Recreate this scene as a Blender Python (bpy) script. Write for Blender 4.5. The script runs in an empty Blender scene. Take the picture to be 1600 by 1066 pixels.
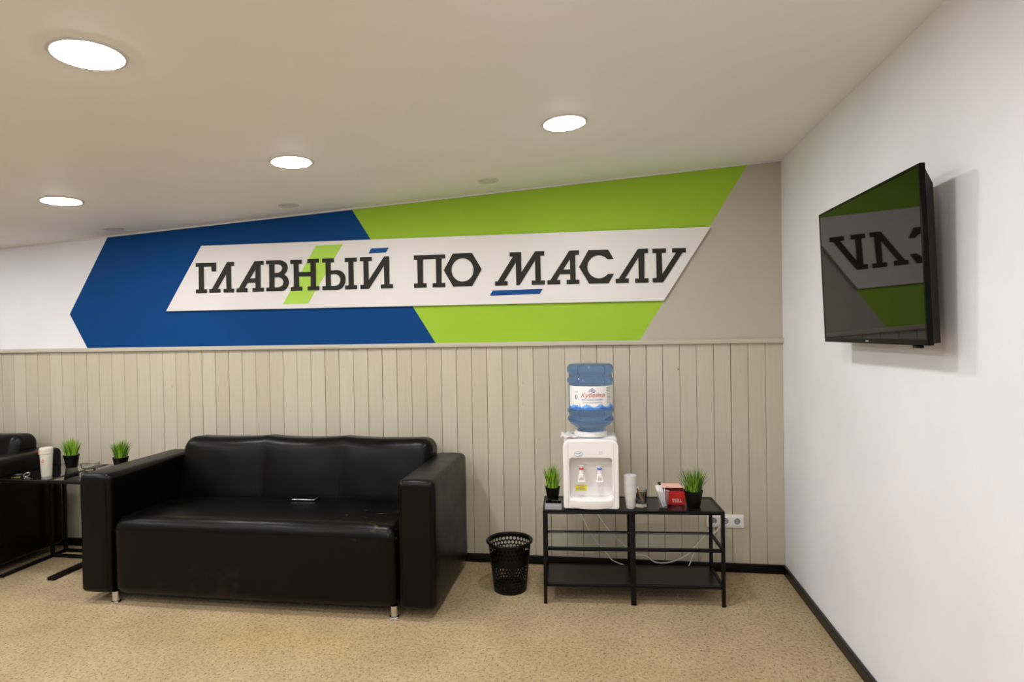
import bpy, bmesh, math, random
from mathutils import Vector, Matrix, noise as mnoise
random.seed(7)
PI = math.pi
scene = bpy.context.scene
COL = scene.collection

# ---------------------------------------------------------------- camera, world, exposure
cam_d = bpy.data.cameras.new('camera')
cam = bpy.data.objects.new('camera', cam_d)
COL.objects.link(cam)
R_ = Vector((0.98888633, 0.14777559, -0.01631573))
U_ = Vector((0.01438622, 0.01411657, 0.99979686))
F_ = Vector((-0.14797589, 0.98892017, -0.01183375))
m = Matrix((( R_.x, U_.x, -F_.x, -1.11097), (R_.y, U_.y, -F_.y, -3.95144), (R_.z, U_.z, -F_.z, 1.52564), (0, 0, 0, 1)))
cam.matrix_world = m
cam_d.sensor_width = 36.0
cam_d.lens = 941.02 * 36 / 1600
cam_d.clip_start = 0.05
scene.camera = cam
w = bpy.data.worlds.new('world'); scene.world = w; w.use_nodes = True
w.node_tree.nodes['Background'].inputs[0].default_value = (0.84, 0.93, 1.06, 1)
w.node_tree.nodes['Background'].inputs[1].default_value = 0.7
scene.view_settings.view_transform = 'Standard'
scene.view_settings.look = 'None'
scene.view_settings.gamma = 1.0
scene.view_settings.use_curve_mapping = False
scene.view_settings.exposure = 0.22
LAMP = 126.0                     # emission of every ceiling downlight diffuser
LAMP_COL = (0.985, 0.975, 1.0)

# ---------------------------------------------------------------- materials
def lin(c):
    return tuple(((v/255)/12.92 if v/255 <= 0.04045 else ((v/255+0.055)/1.055)**2.4) for v in c)
def mat(name, rgb, rough=0.5, metal=0.0, spec=0.5, trans=0.0, ior=1.5, emit=None, estr=0, coat=0.0, sss=0.0):
    M = bpy.data.materials.new(name); M.use_nodes = True
    b = M.node_tree.nodes['Principled BSDF']
    b.inputs['Base Color'].default_value = (*lin(rgb), 1)
    b.inputs['Roughness'].default_value = rough
    b.inputs['Metallic'].default_value = metal
    b.inputs['Specular IOR Level'].default_value = spec
    b.inputs['Transmission Weight'].default_value = trans
    b.inputs['IOR'].default_value = ior
    b.inputs['Coat Weight'].default_value = coat
    if emit:
        b.inputs['Emission Color'].default_value = (*emit, 1)
        b.inputs['Emission Strength'].default_value = estr
    return M
class N:
    """small node helper on a material"""
    def __init__(s, M):
        s.M = M; s.t = M.node_tree; s.b = s.t.nodes['Principled BSDF']
        s.tc = s.t.nodes.new('ShaderNodeTexCoord')
    def n(s, kind, ins=None, **kw):
        x = s.t.nodes.new(kind)
        for k, v in kw.items(): setattr(x, k, v)
        if ins:
            for k, v in ins.items():
                if isinstance(v, bpy.types.NodeSocket): s.t.links.new(v, x.inputs[k])
                else: x.inputs[k].default_value = v
        return x
    def link(s, a, b): s.t.links.new(a, b)
    def noise(s, scale, detail=3, rough=0.5, vec=None):
        return s.n('ShaderNodeTexNoise', {'Vector': vec or s.tc.outputs['Object'], 'Scale': scale, 'Detail': detail, 'Roughness': rough})
    def ramp(s, fac, stops):
        r = s.n('ShaderNodeValToRGB', {'Fac': fac})
        el = r.color_ramp.elements
        while len(el) < len(stops): el.new(0.5)
        for e, (p, c) in zip(el, stops):
            e.position = p; e.color = (*c, 1) if len(c) == 3 else c
        return r
    def mix(s, fac, a, b, mode='MIX'):
        x = s.n('ShaderNodeMix', data_type='RGBA', blend_type=mode)
        for idx, v in ((0, fac), (6, a), (7, b)):
            if isinstance(v, bpy.types.NodeSocket): s.link(v, x.inputs[idx])
            else: x.inputs[idx].default_value = v if idx == 0 else (*v, 1)
        return x.outputs[2]
    def math(s, op, a, b=0.0, c=None):
        x = s.n('ShaderNodeMath', operation=op)
        for i, v in enumerate((a, b, c)):
            if v is None: continue
            if isinstance(v, bpy.types.NodeSocket): s.link(v, x.inputs[i])
            else: x.inputs[i].default_value = v
        return x.outputs[0]
    def bump(s, h, strength, dist=0.01):
        bp = s.n('ShaderNodeBump', {'Height': h, 'Strength': strength, 'Distance': dist})
        s.link(bp.outputs[0], s.b.inputs['Normal'])
    def sep(s):
        return s.n('ShaderNodeSeparateXYZ', {0: s.tc.outputs['Object']})

def painted(name, rgb, rough=0.6, var=0.04, bump=0.08, spec=0.3):
    M = mat(name, rgb, rough, spec=spec); k = N(M)
    n1 = k.noise(2.2, 4)
    c = lin(rgb)
    r = k.ramp(n1.outputs['Fac'], [(0.3, tuple(v*(1-var) for v in c)), (0.7, tuple(min(1, v*(1+var)) for v in c))])
    k.link(r.outputs[0], k.b.inputs['Base Color'])
    n2 = k.noise(180, 2); k.bump(n2.outputs['Fac'], bump, 0.003)
    return M
def varied(name, rgb, rough=0.5, var=0.1, scale=40, metal=0.0, spec=0.5, **kw):
    M = mat(name, rgb, rough, metal, spec, **kw); k = N(M); c = lin(rgb)
    n1 = k.noise(scale, 3)
    r = k.ramp(n1.outputs['Fac'], [(0.3, tuple(v*(1-var) for v in c)), (0.7, tuple(min(1, v*(1+var)) for v in c))])
    k.link(r.outputs[0], k.b.inputs['Base Color'])
    return M

MAT = {}
MAT['white_wall'] = painted('white_wall_paint', (226, 225, 226))
MAT['right_wall'] = painted('right_wall_paint', (229, 228, 230))
MAT['ceiling'] = painted('ceiling_film', (246, 246, 244), 0.55, 0.01, 0.0)
MAT['blue_wall'] = painted('blue_wall_paint', (11, 64, 121), 0.6, 0.03, spec=0.08)
MAT['green_wall'] = painted('green_wall_paint', (153, 190, 56), 0.6, 0.03, spec=0.08)
MAT['taupe_wall'] = painted('taupe_wall_paint', (181, 172, 157), 0.55, 0.02)
MAT['backing'] = mat('panel_gap_wood', (74, 56, 34), 0.8)
k = N(MAT['backing']); n_ = k.n('ShaderNodeTexNoise', {'Vector': k.n('ShaderNodeVectorMath', {0: k.tc.outputs['Object'], 1: (9.6, 1, 0.5)}, operation='MULTIPLY').outputs[0], 'Scale': 1.0, 'Detail': 0})
r_ = k.ramp(n_.outputs['Fac'], [(0.42, lin((62, 54, 44))), (0.58, lin((150, 118, 70)))]); k.link(r_.outputs[0], k.b.inputs['Base Color'])

def plank_mat():
    PW = 0.1042
    M = mat('painted_plank', (190, 180, 158), 0.45, spec=0.4); k = N(M)
    s = k.sep()
    idx = k.math('FLOOR', k.math('DIVIDE', s.outputs[0], PW))
    wn = k.n('ShaderNodeTexWhiteNoise', {'W': idx}, noise_dimensions='1D')
    base = k.ramp(wn.outputs['Value'], [(0.0, lin((188, 179, 158))), (1.0, lin((196, 188, 168)))]).outputs[0]
    # grain stretched along the plank
    v = k.n('ShaderNodeVectorMath', {0: k.tc.outputs['Object'], 1: (60, 1, 2.2)}, operation='MULTIPLY')
    g = k.n('ShaderNodeTexNoise', {'Vector': v.outputs[0], 'Scale': 1.0, 'Detail': 4})
    gr = k.ramp(g.outputs['Fac'], [(0.35, (0.965, 0.965, 0.965)), (0.65, (1.02, 1.02, 1.02))])
    c = k.mix(1.0, base, gr.outputs[0], 'MULTIPLY')
    # knots under the paint: faint brown marks, a few dark
    v2 = k.n('ShaderNodeVectorMath', {0: k.tc.outputs['Object'], 1: (1, 0.01, 0.62)}, operation='MULTIPLY')
    vo = k.n('ShaderNodeTexVoronoi', {'Vector': v2.outputs[0], 'Scale': 6.5})
    wob = k.noise(60, 2)
    d = k.math('ADD', vo.outputs['Distance'], k.math('MULTIPLY', wob.outputs['Fac'], 0.06))
    kn = k.ramp(d, [(0.055, (1, 1, 1)), (0.085, (0, 0, 0))])
    c = k.mix(k.math('MULTIPLY', kn.outputs[0], 0.22), c, lin((120, 106, 82)))
    vs = k.n('ShaderNodeSeparateColor', {0: vo.outputs['Color']})
    dark = k.math('MULTIPLY', k.math('GREATER_THAN', vs.outputs[0], 0.86), k.math('LESS_THAN', d, 0.062))
    c = k.mix(k.math('MULTIPLY', dark, 0.85), c, lin((40, 32, 22)))
    k.link(c, k.b.inputs['Base Color'])
    k.bump(g.outputs['Fac'], 0.07, 0.002)
    return M
MAT['plank'] = plank_mat()
MAT['cap'] = painted('rail_paint', (192, 184, 166), 0.45, 0.03)
MAT['baseboard'] = varied('black_baseboard', (11, 11, 11), 0.35, 0.15, 30, spec=0.2)

def floor_mat():
    M = mat('speckled_floor', (170, 150, 120), 0.75, spec=0.2); k = N(M)
    a = k.noise(3.0, 5, 0.6)
    base = k.ramp(a.outputs['Fac'], [(0.3, lin((160, 141, 108))), (0.7, lin((177, 157, 123)))]).outputs[0]
    b = k.noise(55, 3, 0.6)
    c = k.mix(1.0, base, k.ramp(b.outputs['Fac'], [(0.34, (0.76, 0.74, 0.71)), (0.52, (1.0, 1.0, 1.0)), (0.68, (1.10, 1.09, 1.06))]).outputs[0], 'MULTIPLY')
    s = k.noise(85, 2, 0.5)
    sp = k.ramp(s.outputs['Fac'], [(0.32, (1, 1, 1)), (0.41, (0, 0, 0))])
    c = k.mix(k.math('MULTIPLY', sp.outputs[0], 0.68), c, lin((66, 52, 38)))
    # soft yellowish patch in front of the sofa
    d = k.n('ShaderNodeVectorMath', {0: k.n('ShaderNodeVectorMath', {0: k.tc.outputs['Object'], 1: (2.75, 1.12, 0)}, operation='ADD').outputs[0], 1: (1.0, 3.4, 1)}, operation='MULTIPLY')
    ln = k.n('ShaderNodeVectorMath', {0: d.outputs[0]}, operation='LENGTH')
    dd = k.math('ADD', ln.outputs['Value'], k.math('MULTIPLY', k.noise(4.0, 3).outputs['Fac'], 0.5))
    st = k.ramp(k.math('DIVIDE', dd, 1.6), [(0.2, (1, 1, 1)), (0.8, (0, 0, 0))])
    c = k.mix(k.math('MULTIPLY', st.outputs[0], 0.55), c, k.mix(1.0, c, (1.04, 0.95, 0.62), 'MULTIPLY'))
    k.link(c, k.b.inputs['Base Color'])
    k.bump(b.outputs['Fac'], 0.5, 0.006)
    return M
MAT['floor'] = floor_mat()

def leather(name, scuffs=False):
    M = mat(name, (3, 3, 4), 0.33, spec=0.18); k = N(M)
    fine = k.n('ShaderNodeTexVoronoi', {'Vector': k.tc.outputs['Object'], 'Scale': 420.0})
    big = k.noise(7, 4, 0.55)
    h = k.math('ADD', k.math('MULTIPLY', fine.outputs['Distance'], 0.04), k.math('MULTIPLY', big.outputs['Fac'], 1.4))
    k.bump(h, 0.09, 0.02)
    rr = k.ramp(big.outputs['Fac'], [(0.3, (0.29,)*3), (0.7, (0.37,)*3)])
    k.link(rr.outputs[0], k.b.inputs['Roughness'])
    if scuffs:
        s = k.sep()
        d = k.n('ShaderNodeVectorMath', {0: k.n('ShaderNodeVectorMath', {0: k.tc.outputs['Object'], 1: (-0.76, 0.58, -0.52)}, operation='ADD').outputs[0], 1: (2.2, 2.6, 3.0)}, operation='MULTIPLY')
        ln = k.n('ShaderNodeVectorMath', {0: d.outputs[0]}, operation='LENGTH')
        reg = k.ramp(ln.outputs['Value'], [(0.25, (1, 1, 1)), (0.85, (0, 0, 0))])
        v2 = k.n('ShaderNodeVectorMath', {0: k.tc.outputs['Object'], 1: (1.0, 1.7, 1)}, operation='MULTIPLY')
        no = k.noise(17, 4, 0.65, v2.outputs[0])
        sc = k.ramp(no.outputs['Fac'], [(0.62, (0, 0, 0)), (0.72, (1, 1, 1))])
        f = k.math('MULTIPLY', k.math('MULTIPLY', reg.outputs[0], sc.outputs[0]), 0.38)
        d2 = k.n('ShaderNodeVectorMath', {0: k.n('ShaderNodeVectorMath', {0: k.tc.outputs['Object'], 1: (0.15, 0.78, -0.14)}, operation='ADD').outputs[0], 1: (1.6, 2, 6)}, operation='MULTIPLY')
        reg2 = k.ramp(k.n('ShaderNodeVectorMath', {0: d2.outputs[0]}, operation='LENGTH').outputs['Value'], [(0.3, (1, 1, 1)), (0.9, (0, 0, 0))])
        f2 = k.math('MULTIPLY', k.math('MULTIPLY', reg2.outputs[0], k.ramp(k.noise(11, 4).outputs['Fac'], [(0.56, (0, 0, 0)), (0.68, (1, 1, 1))]).outputs[0]), 0.022)
        k.link(k.mix(k.math('MAXIMUM', f, f2), lin((3, 3, 4)), lin((150, 132, 92))), k.b.inputs['Base Color'])
    return M
MAT['leather'] = leather('black_leather')
MAT['leather_seat'] = leather('black_leather_worn', True)
MAT['seam'] = mat('dark_thread', (4, 4, 4), 0.6, spec=0.08)
MAT['chrome'] = varied('chrome', (225, 225, 228), 0.12, 0.03, 20, metal=1.0)
MAT['black_metal'] = varied('black_powder_coat', (10, 9, 9), 0.4, 0.15, 60, spec=0.2)
MAT['black_wood'] = varied('black_brown_board', (20, 17, 14), 0.3, 0.2, 12, spec=0.35)
MAT['glass'] = mat('clear_glass', (250, 253, 252), 0.02, trans=1.0, ior=1.45)
MAT['table_glass'] = mat('table_glass', (236, 243, 240), 0.03, trans=1.0, ior=1.5)
MAT['black_plastic'] = varied('black_plastic', (8, 8, 8), 0.4, 0.15, 50, spec=0.18)
MAT['tv_plastic'] = varied('glossy_black_plastic', (4, 4, 4), 0.28, 0.1, 30, spec=0.1)
MAT['screen'] = mat('tv_screen', (7, 7, 8), 0.025, ior=1.42)
k = N(MAT['screen']); k.link(k.ramp(k.noise(1.5, 2).outputs['Fac'], [(0, (0.002, 0.002, 0.002)), (1, (0.003, 0.003, 0.003))]).outputs[0], k.b.inputs['Base Color'])
MAT['white_plastic'] = varied('white_plastic', (236, 233, 229), 0.28, 0.015, 8)
MAT['milky'] = varied('milky_plastic', (246, 243, 238), 0.35, 0.02, 30, trans=0.3)
MAT['sign_board'] = varied('sign_board_white', (222, 218, 213), 0.5, 0.012, 3)
MAT['sign_letter'] = varied('sign_letter_charcoal', (40, 38, 31), 0.6, 0.06, 20, spec=0.2)
MAT['sign_green'] = varied('sign_green', (166, 208, 66), 0.5, 0.03, 10)
MAT['sign_blue'] = varied('sign_blue', (14, 72, 136), 0.5, 0.03, 10, spec=0.15)
MAT['bottle'] = mat('blue_water_bottle', (132, 170, 220), 0.04, trans=0.88, ior=1.33)
k = N(MAT['bottle']); k.bump(k.noise(30, 2).outputs['Fac'], 0.06, 0.01)
MAT['red'] = varied('red_card', (196, 28, 22), 0.45, 0.06, 40)
MAT['peach'] = varied('peach_card', (240, 190, 170), 0.6, 0.03, 60)
MAT['dark_red'] = varied('dark_red_card', (96, 16, 14), 0.6, 0.05, 40)
MAT['paper'] = varied('white_paper', (238, 236, 232), 0.6, 0.03, 60)
MAT['brown_paper'] = varied('brown_sachet', (176, 112, 50), 0.5, 0.12, 60)
MAT['dark_paper'] = varied('dark_sachet', (52, 38, 34), 0.45, 0.15, 60)
MAT['grey_plastic'] = varied('pale_grey_plastic', (150, 152, 155), 0.45, 0.03, 30)
MAT['grass'] = varied('grass_green', (134, 176, 40), 0.45, 0.25, 90)
MAT['grass_dark'] = varied('grass_dark_green', (52, 96, 24), 0.5, 0.3, 90)
MAT['soil'] = varied('dark_soil', (24, 19, 14), 0.9, 0.3, 200)
MAT['yellow'] = varied('yellow_sticker', (236, 220, 20), 0.4, 0.03, 40)
MAT['label_red'] = varied('label_red', (176, 26, 30), 0.4, 0.05, 60)
MAT['label_blue'] = varied('label_blue', (52, 90, 176), 0.4, 0.08, 60)
MAT['label_sky'] = varied('label_light_blue', (120, 176, 232), 0.4, 0.08, 120)
MAT['label_mid'] = varied('label_mid_blue', (58, 128, 214), 0.4, 0.10, 120)
MAT['label_grey'] = varied('label_grey', (150, 152, 160), 0.5, 0.05, 60)
MAT['tap_red'] = varied('tap_red', (214, 44, 34), 0.35, 0.04, 60)
MAT['tap_blue'] = varied('tap_blue', (30, 80, 200), 0.35, 0.04, 60)
MAT['mug'] = varied('cream_mug', (206, 203, 188), 0.4, 0.02, 30)
MAT['orange'] = varied('orange_print', (232, 108, 70), 0.45, 0.06, 40)
MAT['cable'] = varied('grey_cable', (226, 224, 212), 0.45, 0.04, 40)
MAT['diffuser'] = mat('lit_diffuser', (250, 250, 250), 0.5, emit=LAMP_COL, estr=LAMP)
MAT['lamp_rim'] = varied('white_lamp_rim', (215, 212, 208), 0.45, 0.02, 30)
MAT['spot_inner'] = varied('spot_reflector', (214, 212, 208), 0.4, 0.05, 30)

# ---------------------------------------------------------------- mesh helpers
def finish(name, bm, mats, parent=None, smooth=True, ang=38, loc=None):
    bmesh.ops.recalc_face_normals(bm, faces=bm.faces)
    me = bpy.data.meshes.new(name); bm.to_mesh(me); bm.free()
    return link(name, me, mats, parent, smooth, ang, loc)
def link(name, me, mats, parent=None, smooth=True, ang=38, loc=None):
    if not isinstance(mats, (list, tuple)): mats = [mats]
    if len(me.materials): me.materials.clear()
    for M in mats: me.materials.append(M)
    if smooth:
        me.polygons.foreach_set('use_smooth', [True]*len(me.polygons))
        me.set_sharp_from_angle(angle=math.radians(ang))
    o = bpy.data.objects.new(name, me); COL.objects.link(o)
    if parent: o.parent = parent
    if loc: o.location = loc
    return o
def empty(name, loc, label, cat, group=None, rz=0.0):
    o = bpy.data.objects.new(name, None); COL.objects.link(o)
    o.empty_display_size = 0.05
    o.location = loc; o.rotation_euler = (0, 0, rz)
    return tag(o, label, cat, group)
def tag(o, label, cat, group=None):
    o['label'] = label; o['category'] = cat
    if group: o['group'] = group
    return o
def structure(o, label=None, cat=None):
    o['kind'] = 'structure'
    if label: o['label'] = label
    if cat: o['category'] = cat
    return o
def box(bm, x0, x1, y0, y1, z0, z1, bev=0.0, seg=2, mi=0):
    t = bmesh.new()
    vs = [t.verts.new((x, y, z)) for x in (x0, x1) for y in (y0, y1) for z in (z0, z1)]
    for f in ((0,1,3,2),(4,6,7,5),(0,4,5,1),(2,3,7,6),(0,2,6,4),(1,5,7,3)):
        t.faces.new([vs[i] for i in f])
    if bev: bmesh.ops.bevel(t, geom=t.edges[:], offset=bev, segments=seg, profile=0.5, affect='EDGES')
    for f in t.faces: f.material_index = mi
    merge(bm, t)
def merge(bm, t, M=None):
    if M is not None: bmesh.ops.transform(t, matrix=M, verts=t.verts)
    me = bpy.data.meshes.new('tmp'); t.to_mesh(me); t.free(); bm.from_mesh(me); bpy.data.meshes.remove(me)
def lathe(bm, prof, c=(0,0,0), seg=40, mi=0, closed=False):
    """prof: (r,z) list"""
    t = bmesh.new(); rings = []
    for r, z in prof:
        if r < 1e-5: rings.append([t.verts.new((0,0,z))])
        else: rings.append([t.verts.new((r*math.cos(2*PI*i/seg), r*math.sin(2*PI*i/seg), z)) for i in range(seg)])
    pairs = list(zip(rings, rings[1:])) + ([(rings[-1], rings[0])] if closed else [])
    for a, b in pairs:
        for i in range(seg):
            j = (i+1) % seg
            if len(a) == 1 and len(b) == 1: break
            if len(a) == 1: t.faces.new((a[0], b[i], b[j]))
            elif len(b) == 1: t.faces.new((a[i], a[j], b[0]))
            else: t.faces.new((a[i], a[j], b[j], b[i]))
    for f in t.faces: f.material_index = mi
    merge(bm, t, Matrix.Translation(c))
def tube(bm, pts, r, seg=8, mi=0, cap=True):
    t = bmesh.new(); pts = [Vector(p) for p in pts]; rings = []
    up = Vector((0, 0, 1))
    for i, p in enumerate(pts):
        d = (pts[min(i+1, len(pts)-1)] - pts[max(i-1, 0)]).normalized()
        u = d.cross(up)
        if u.length < 1e-3: u = d.cross(Vector((0, 1, 0)))
        u.normalize(); v = d.cross(u).normalized()
        rings.append([t.verts.new(p + r*(u*math.cos(2*PI*k/seg) + v*math.sin(2*PI*k/seg))) for k in range(seg)])
    for a, b in zip(rings, rings[1:]):
        for k in range(seg): t.faces.new((a[k], a[(k+1) % seg], b[(k+1) % seg], b[k]))
    if cap: t.faces.new(rings[0][::-1]); t.faces.new(rings[-1])
    for f in t.faces: f.material_index = mi
    merge(bm, t)
def spline(pts, n=8):
    P = [Vector(p) for p in pts]; out = []
    for i in range(len(P)-1):
        a, b, c, d = P[max(i-1,0)], P[i], P[i+1], P[min(i+2,len(P)-1)]
        for k in range(n):
            t = k/n
            out.append(0.5*((2*b)+(c-a)*t+(2*a-5*b+4*c-d)*t*t+(3*b-a-3*c+d)*t*t*t))
    out.append(P[-1]); return out
def rbox(bm, lo, hi, r, nr=5, step=0.05, fn=None, mi=0):
    """rounded box with evenly subdivided faces; fn displaces each point"""
    lo = Vector(lo); hi = Vector(hi); t = bmesh.new()
    def coords(a, b):
        c = [a + r*(1-math.cos(PI/2*i/nr)) for i in range(nr)]
        n = max(1, int(round((b-a-2*r)/step)))
        c += [a+r+(b-a-2*r)*i/n for i in range(n+1)]
        c += [b - r*(1-math.cos(PI/2*i/nr)) for i in range(nr-1, -1, -1)]
        return c
    C = [coords(lo[i], hi[i]) for i in range(3)]
    cache = {}
    def vert(p):
        key = tuple(round(v, 6) for v in p)
        if key in cache: return cache[key]
        v = Vector(p)
        q = Vector([min(max(v[i], lo[i]+r), hi[i]-r) for i in range(3)])
        d = v-q
        if d.length > 1e-9: v = q + d.normalized()*r
        if fn: v = fn(v)
        cache[key] = t.verts.new(v); return cache[key]
    for ax in range(3):
        b, c = (ax+1) % 3, (ax+2) % 3
        for side in (C[ax][0], C[ax][-1]):
            for i in range(len(C[b])-1):
                for j in range(len(C[c])-1):
                    q = []
                    for (ii, jj) in ((i,j),(i+1,j),(i+1,j+1),(i,j+1)):
                        p = [0,0,0]; p[ax] = side; p[b] = C[b][ii]; p[c] = C[c][jj]; q.append(vert(p))
                    if len(set(q)) == 4: t.faces.new(q)
    for f in t.faces: f.material_index = mi
    merge(bm, t)
def flat_mesh(loops, half, bevel=0.0, plane='xz'):
    """filled outline with holes and real thickness; in the xz plane the front faces -y"""
    cu = bpy.data.curves.new('outline', 'CURVE'); cu.dimensions = '2D'; cu.fill_mode = 'BOTH'
    cu.extrude = half-bevel; cu.bevel_depth = bevel; cu.bevel_resolution = 1; cu.offset = -bevel
    for L in loops:
        sp = cu.splines.new('POLY'); sp.points.add(len(L)-1); sp.use_cyclic_u = True
        for p, (a, b) in zip(sp.points, L): p.co = (a, b, 0, 1)
    return curve_mesh(cu, plane)
def curve_mesh(cu, plane='xz'):
    o = bpy.data.objects.new('tmp', cu); COL.objects.link(o)
    bpy.context.view_layer.update()
    me = bpy.data.meshes.new_from_object(o.evaluated_get(bpy.context.evaluated_depsgraph_get()))
    bpy.data.objects.remove(o); bpy.data.curves.remove(cu)
    if plane == 'xz':
        for v in me.vertices: v.co = (v.co.x, -v.co.z, v.co.y)
    return me
def text_mesh(s, size, half=0.0004, shear=0.0, bold=0.0, plane='xz', align='CENTER'):
    cu = bpy.data.curves.new('text', 'FONT'); cu.body = s; cu.size = size; cu.extrude = half; cu.shear = shear
    cu.offset = bold; cu.align_x = align; cu.align_y = 'CENTER'; cu.resolution_u = 3
    return curve_mesh(cu, plane)
def rrect(x0, x1, z0, z1, r, n=8, rb=None):
    rb = r if rb is None else rb; out = []
    for cx, cz, a, q in ((x1-r, z1-r, 0, r), (x0+r, z1-r, PI/2, r), (x0+rb, z0+rb, PI, rb), (x1-rb, z0+rb, 1.5*PI, rb)):
        for i in range(n+1): out.append((cx+q*math.cos(a+PI/2*i/n), cz+q*math.sin(a+PI/2*i/n)))
    return out
def copy_tree(o, parent=None):
    c = o.copy(); COL.objects.link(c)
    if parent: c.parent = parent
    for ch in list(o.children): copy_tree(ch, c)
    return c

# ---------------------------------------------------------------- room shell
HC, SL, PW = 2.578, 0.0607, 0.1042
XL, YF = -7.6, -6.4
def cz(x): return HC + SL*x
bm = bmesh.new(); box(bm, XL-0.1, 0.1, YF-0.1, 0.1, -0.08, 0.0)
structure(finish('floor', bm, MAT['floor'], smooth=False), 'beige speckled hard carpet floor with a faint yellowish patch before the sofa', 'floor')
def prism_y(bm, poly, y0, y1, mi=0):
    a = [bm.verts.new((x, y0, z)) for x, z in poly]; b = [bm.verts.new((x, y1, z)) for x, z in poly]
    fs = [bm.faces.new(a), bm.faces.new(b[::-1])]
    for i in range(len(poly)): fs.append(bm.faces.new((a[i], b[i], b[(i+1) % len(poly)], a[(i+1) % len(poly)])))
    for f in fs: f.material_index = mi
bm = bmesh.new()
prism_y(bm, [(XL-0.1, cz(XL-0.1)), (0.1, cz(0.1)), (0.1, cz(0.1)+0.08), (XL-0.1, cz(XL-0.1)+0.08)], YF-0.1, 0.1)
structure(finish('ceiling', bm, MAT['ceiling'], smooth=False), 'smooth pale ceiling sloping down to the left', 'ceiling')
# back wall: painted upper field and panelled lower half
bm = bmesh.new()
zb = 1.46
def bg(z): return -2.225 - 0.6227*(z-1.473)      # blue to green line
def gt(z): return -0.867 + 0.6209*(z-1.479)      # green to taupe line
def cross(fn):
    z = 2.4
    for _ in range(20): z = cz(fn(z))
    return z
zbg, zgt = cross(bg), cross(gt)
ap = (-5.029, 1.726); tl = (-4.693, cz(-4.693)); bl = (-4.881, zb)
prism_y(bm, [(XL, zb), bl, ap, tl, (XL, cz(XL))], 0, 0.1, 0)
prism_y(bm, [bl, (bg(zb), zb), (bg(zbg), zbg), tl, ap], 0, 0.1, 1)
prism_y(bm, [(bg(zb), zb), (gt(zb), zb), (gt(zgt), zgt), (bg(zbg), zbg)], 0, 0.1, 2)
prism_y(bm, [(gt(zb), zb), (0, zb), (0, cz(0)), (gt(zgt), zgt)], 0, 0.1, 3)
wb = finish('wall_back', bm, [MAT['white_wall'], MAT['blue_wall'], MAT['green_wall'], MAT['taupe_wall']], smooth=False)
structure(wb, 'back wall painted in white, blue, green and taupe slanted fields above beige panelling', 'wall')
bm = bmesh.new()
box(bm, XL, 0, 0.010, 0.1, 0, zb, mi=1)
rp = random.Random(3)
n = int(-XL/PW)
for i in range(n+1):
    x1 = -PW*i; x0 = max(x1-PW, XL); g = rp.choice((0.0009, 0.0013, 0.0019))
    if x0 < x1-0.01: box(bm, x0+g, x1-g, rp.uniform(0, 0.0008), 0.012, 0, zb, 0.0009, 1, 0)
p_ = finish('panelling', bm, [MAT['plank'], MAT['backing']], wb, ang=25)
p_['label'] = 'beige painted vertical boards with narrow brown gaps'
bm = bmesh.new(); box(bm, XL, 0, -0.022, 0.002, 1.443, 1.472, 0.003)
structure(finish('trim_1', bm, MAT['cap']), 'beige cap rail along the top of the panelling', 'trim')
bm = bmesh.new()
a_ = [(XL, cz(XL)-0.010), (0, cz(0)-0.010), (0, cz(0)), (XL, cz(XL))]
prism_y(bm, a_, -0.007, 0.0); structure(finish('trim_2', bm, MAT['lamp_rim'], smooth=False), 'thin white strip where back wall meets ceiling', 'trim')
bm = bmesh.new(); box(bm, 0, 0.1, YF, 0.1, 0, 2.62)
structure(finish('wall_right', bm, MAT['right_wall'], smooth=False), 'plain white wall carrying the television', 'wall')
bm = bmesh.new(); box(bm, XL-0.1, XL, YF, 0.1, 0, 2.3)
structure(finish('wall_left', bm, MAT['white_wall'], smooth=False), 'plain white wall at the far left', 'wall')
WX0, WX1, WZ0, WZ1 = -6.6, -0.9, 0.55, 2.0      # window strip added to the wall behind the camera for soft fill daylight
bm = bmesh.new()
box(bm, XL-0.1, 0.1, YF-0.1, YF, 0, WZ0); box(bm, XL-0.1, 0.1, YF-0.1, YF, WZ1, 2.62)
box(bm, XL-0.1, WX0, YF-0.1, YF, WZ0, WZ1); box(bm, WX1, 0.1, YF-0.1, YF, WZ0, WZ1)
structure(finish('wall_front', bm, MAT['white_wall'], smooth=False), 'plain white wall behind the camera', 'wall')
bm = bmesh.new()
for i in range(5):
    x = WX0+(WX1-WX0)*i/4; box(bm, max(WX0, x-0.03), min(WX1, x+0.03), YF-0.08, YF-0.02, WZ0, WZ1)
box(bm, WX0, WX1, YF-0.08, YF-0.02, WZ0, WZ0+0.05); box(bm, WX0, WX1, YF-0.08, YF-0.02, WZ1-0.05, WZ1)
structure(finish('fill_window_1', bm, MAT['lamp_rim'], smooth=False), 'white frame of the unseen window added behind the camera for fill light', 'window')
bm = bmesh.new(); box(bm, XL, 0, -0.016, 0.0, 0, 0.056, 0.003)
structure(finish('baseboard_back', bm, MAT['baseboard']), 'black baseboard below the panelling', 'baseboard')
bm = bmesh.new(); box(bm, -0.016, 0.0, YF, 0.0, 0, 0.056, 0.003)
structure(finish('baseboard_right', bm, MAT['baseboard']), 'black baseboard along the white right wall', 'baseboard')

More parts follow.
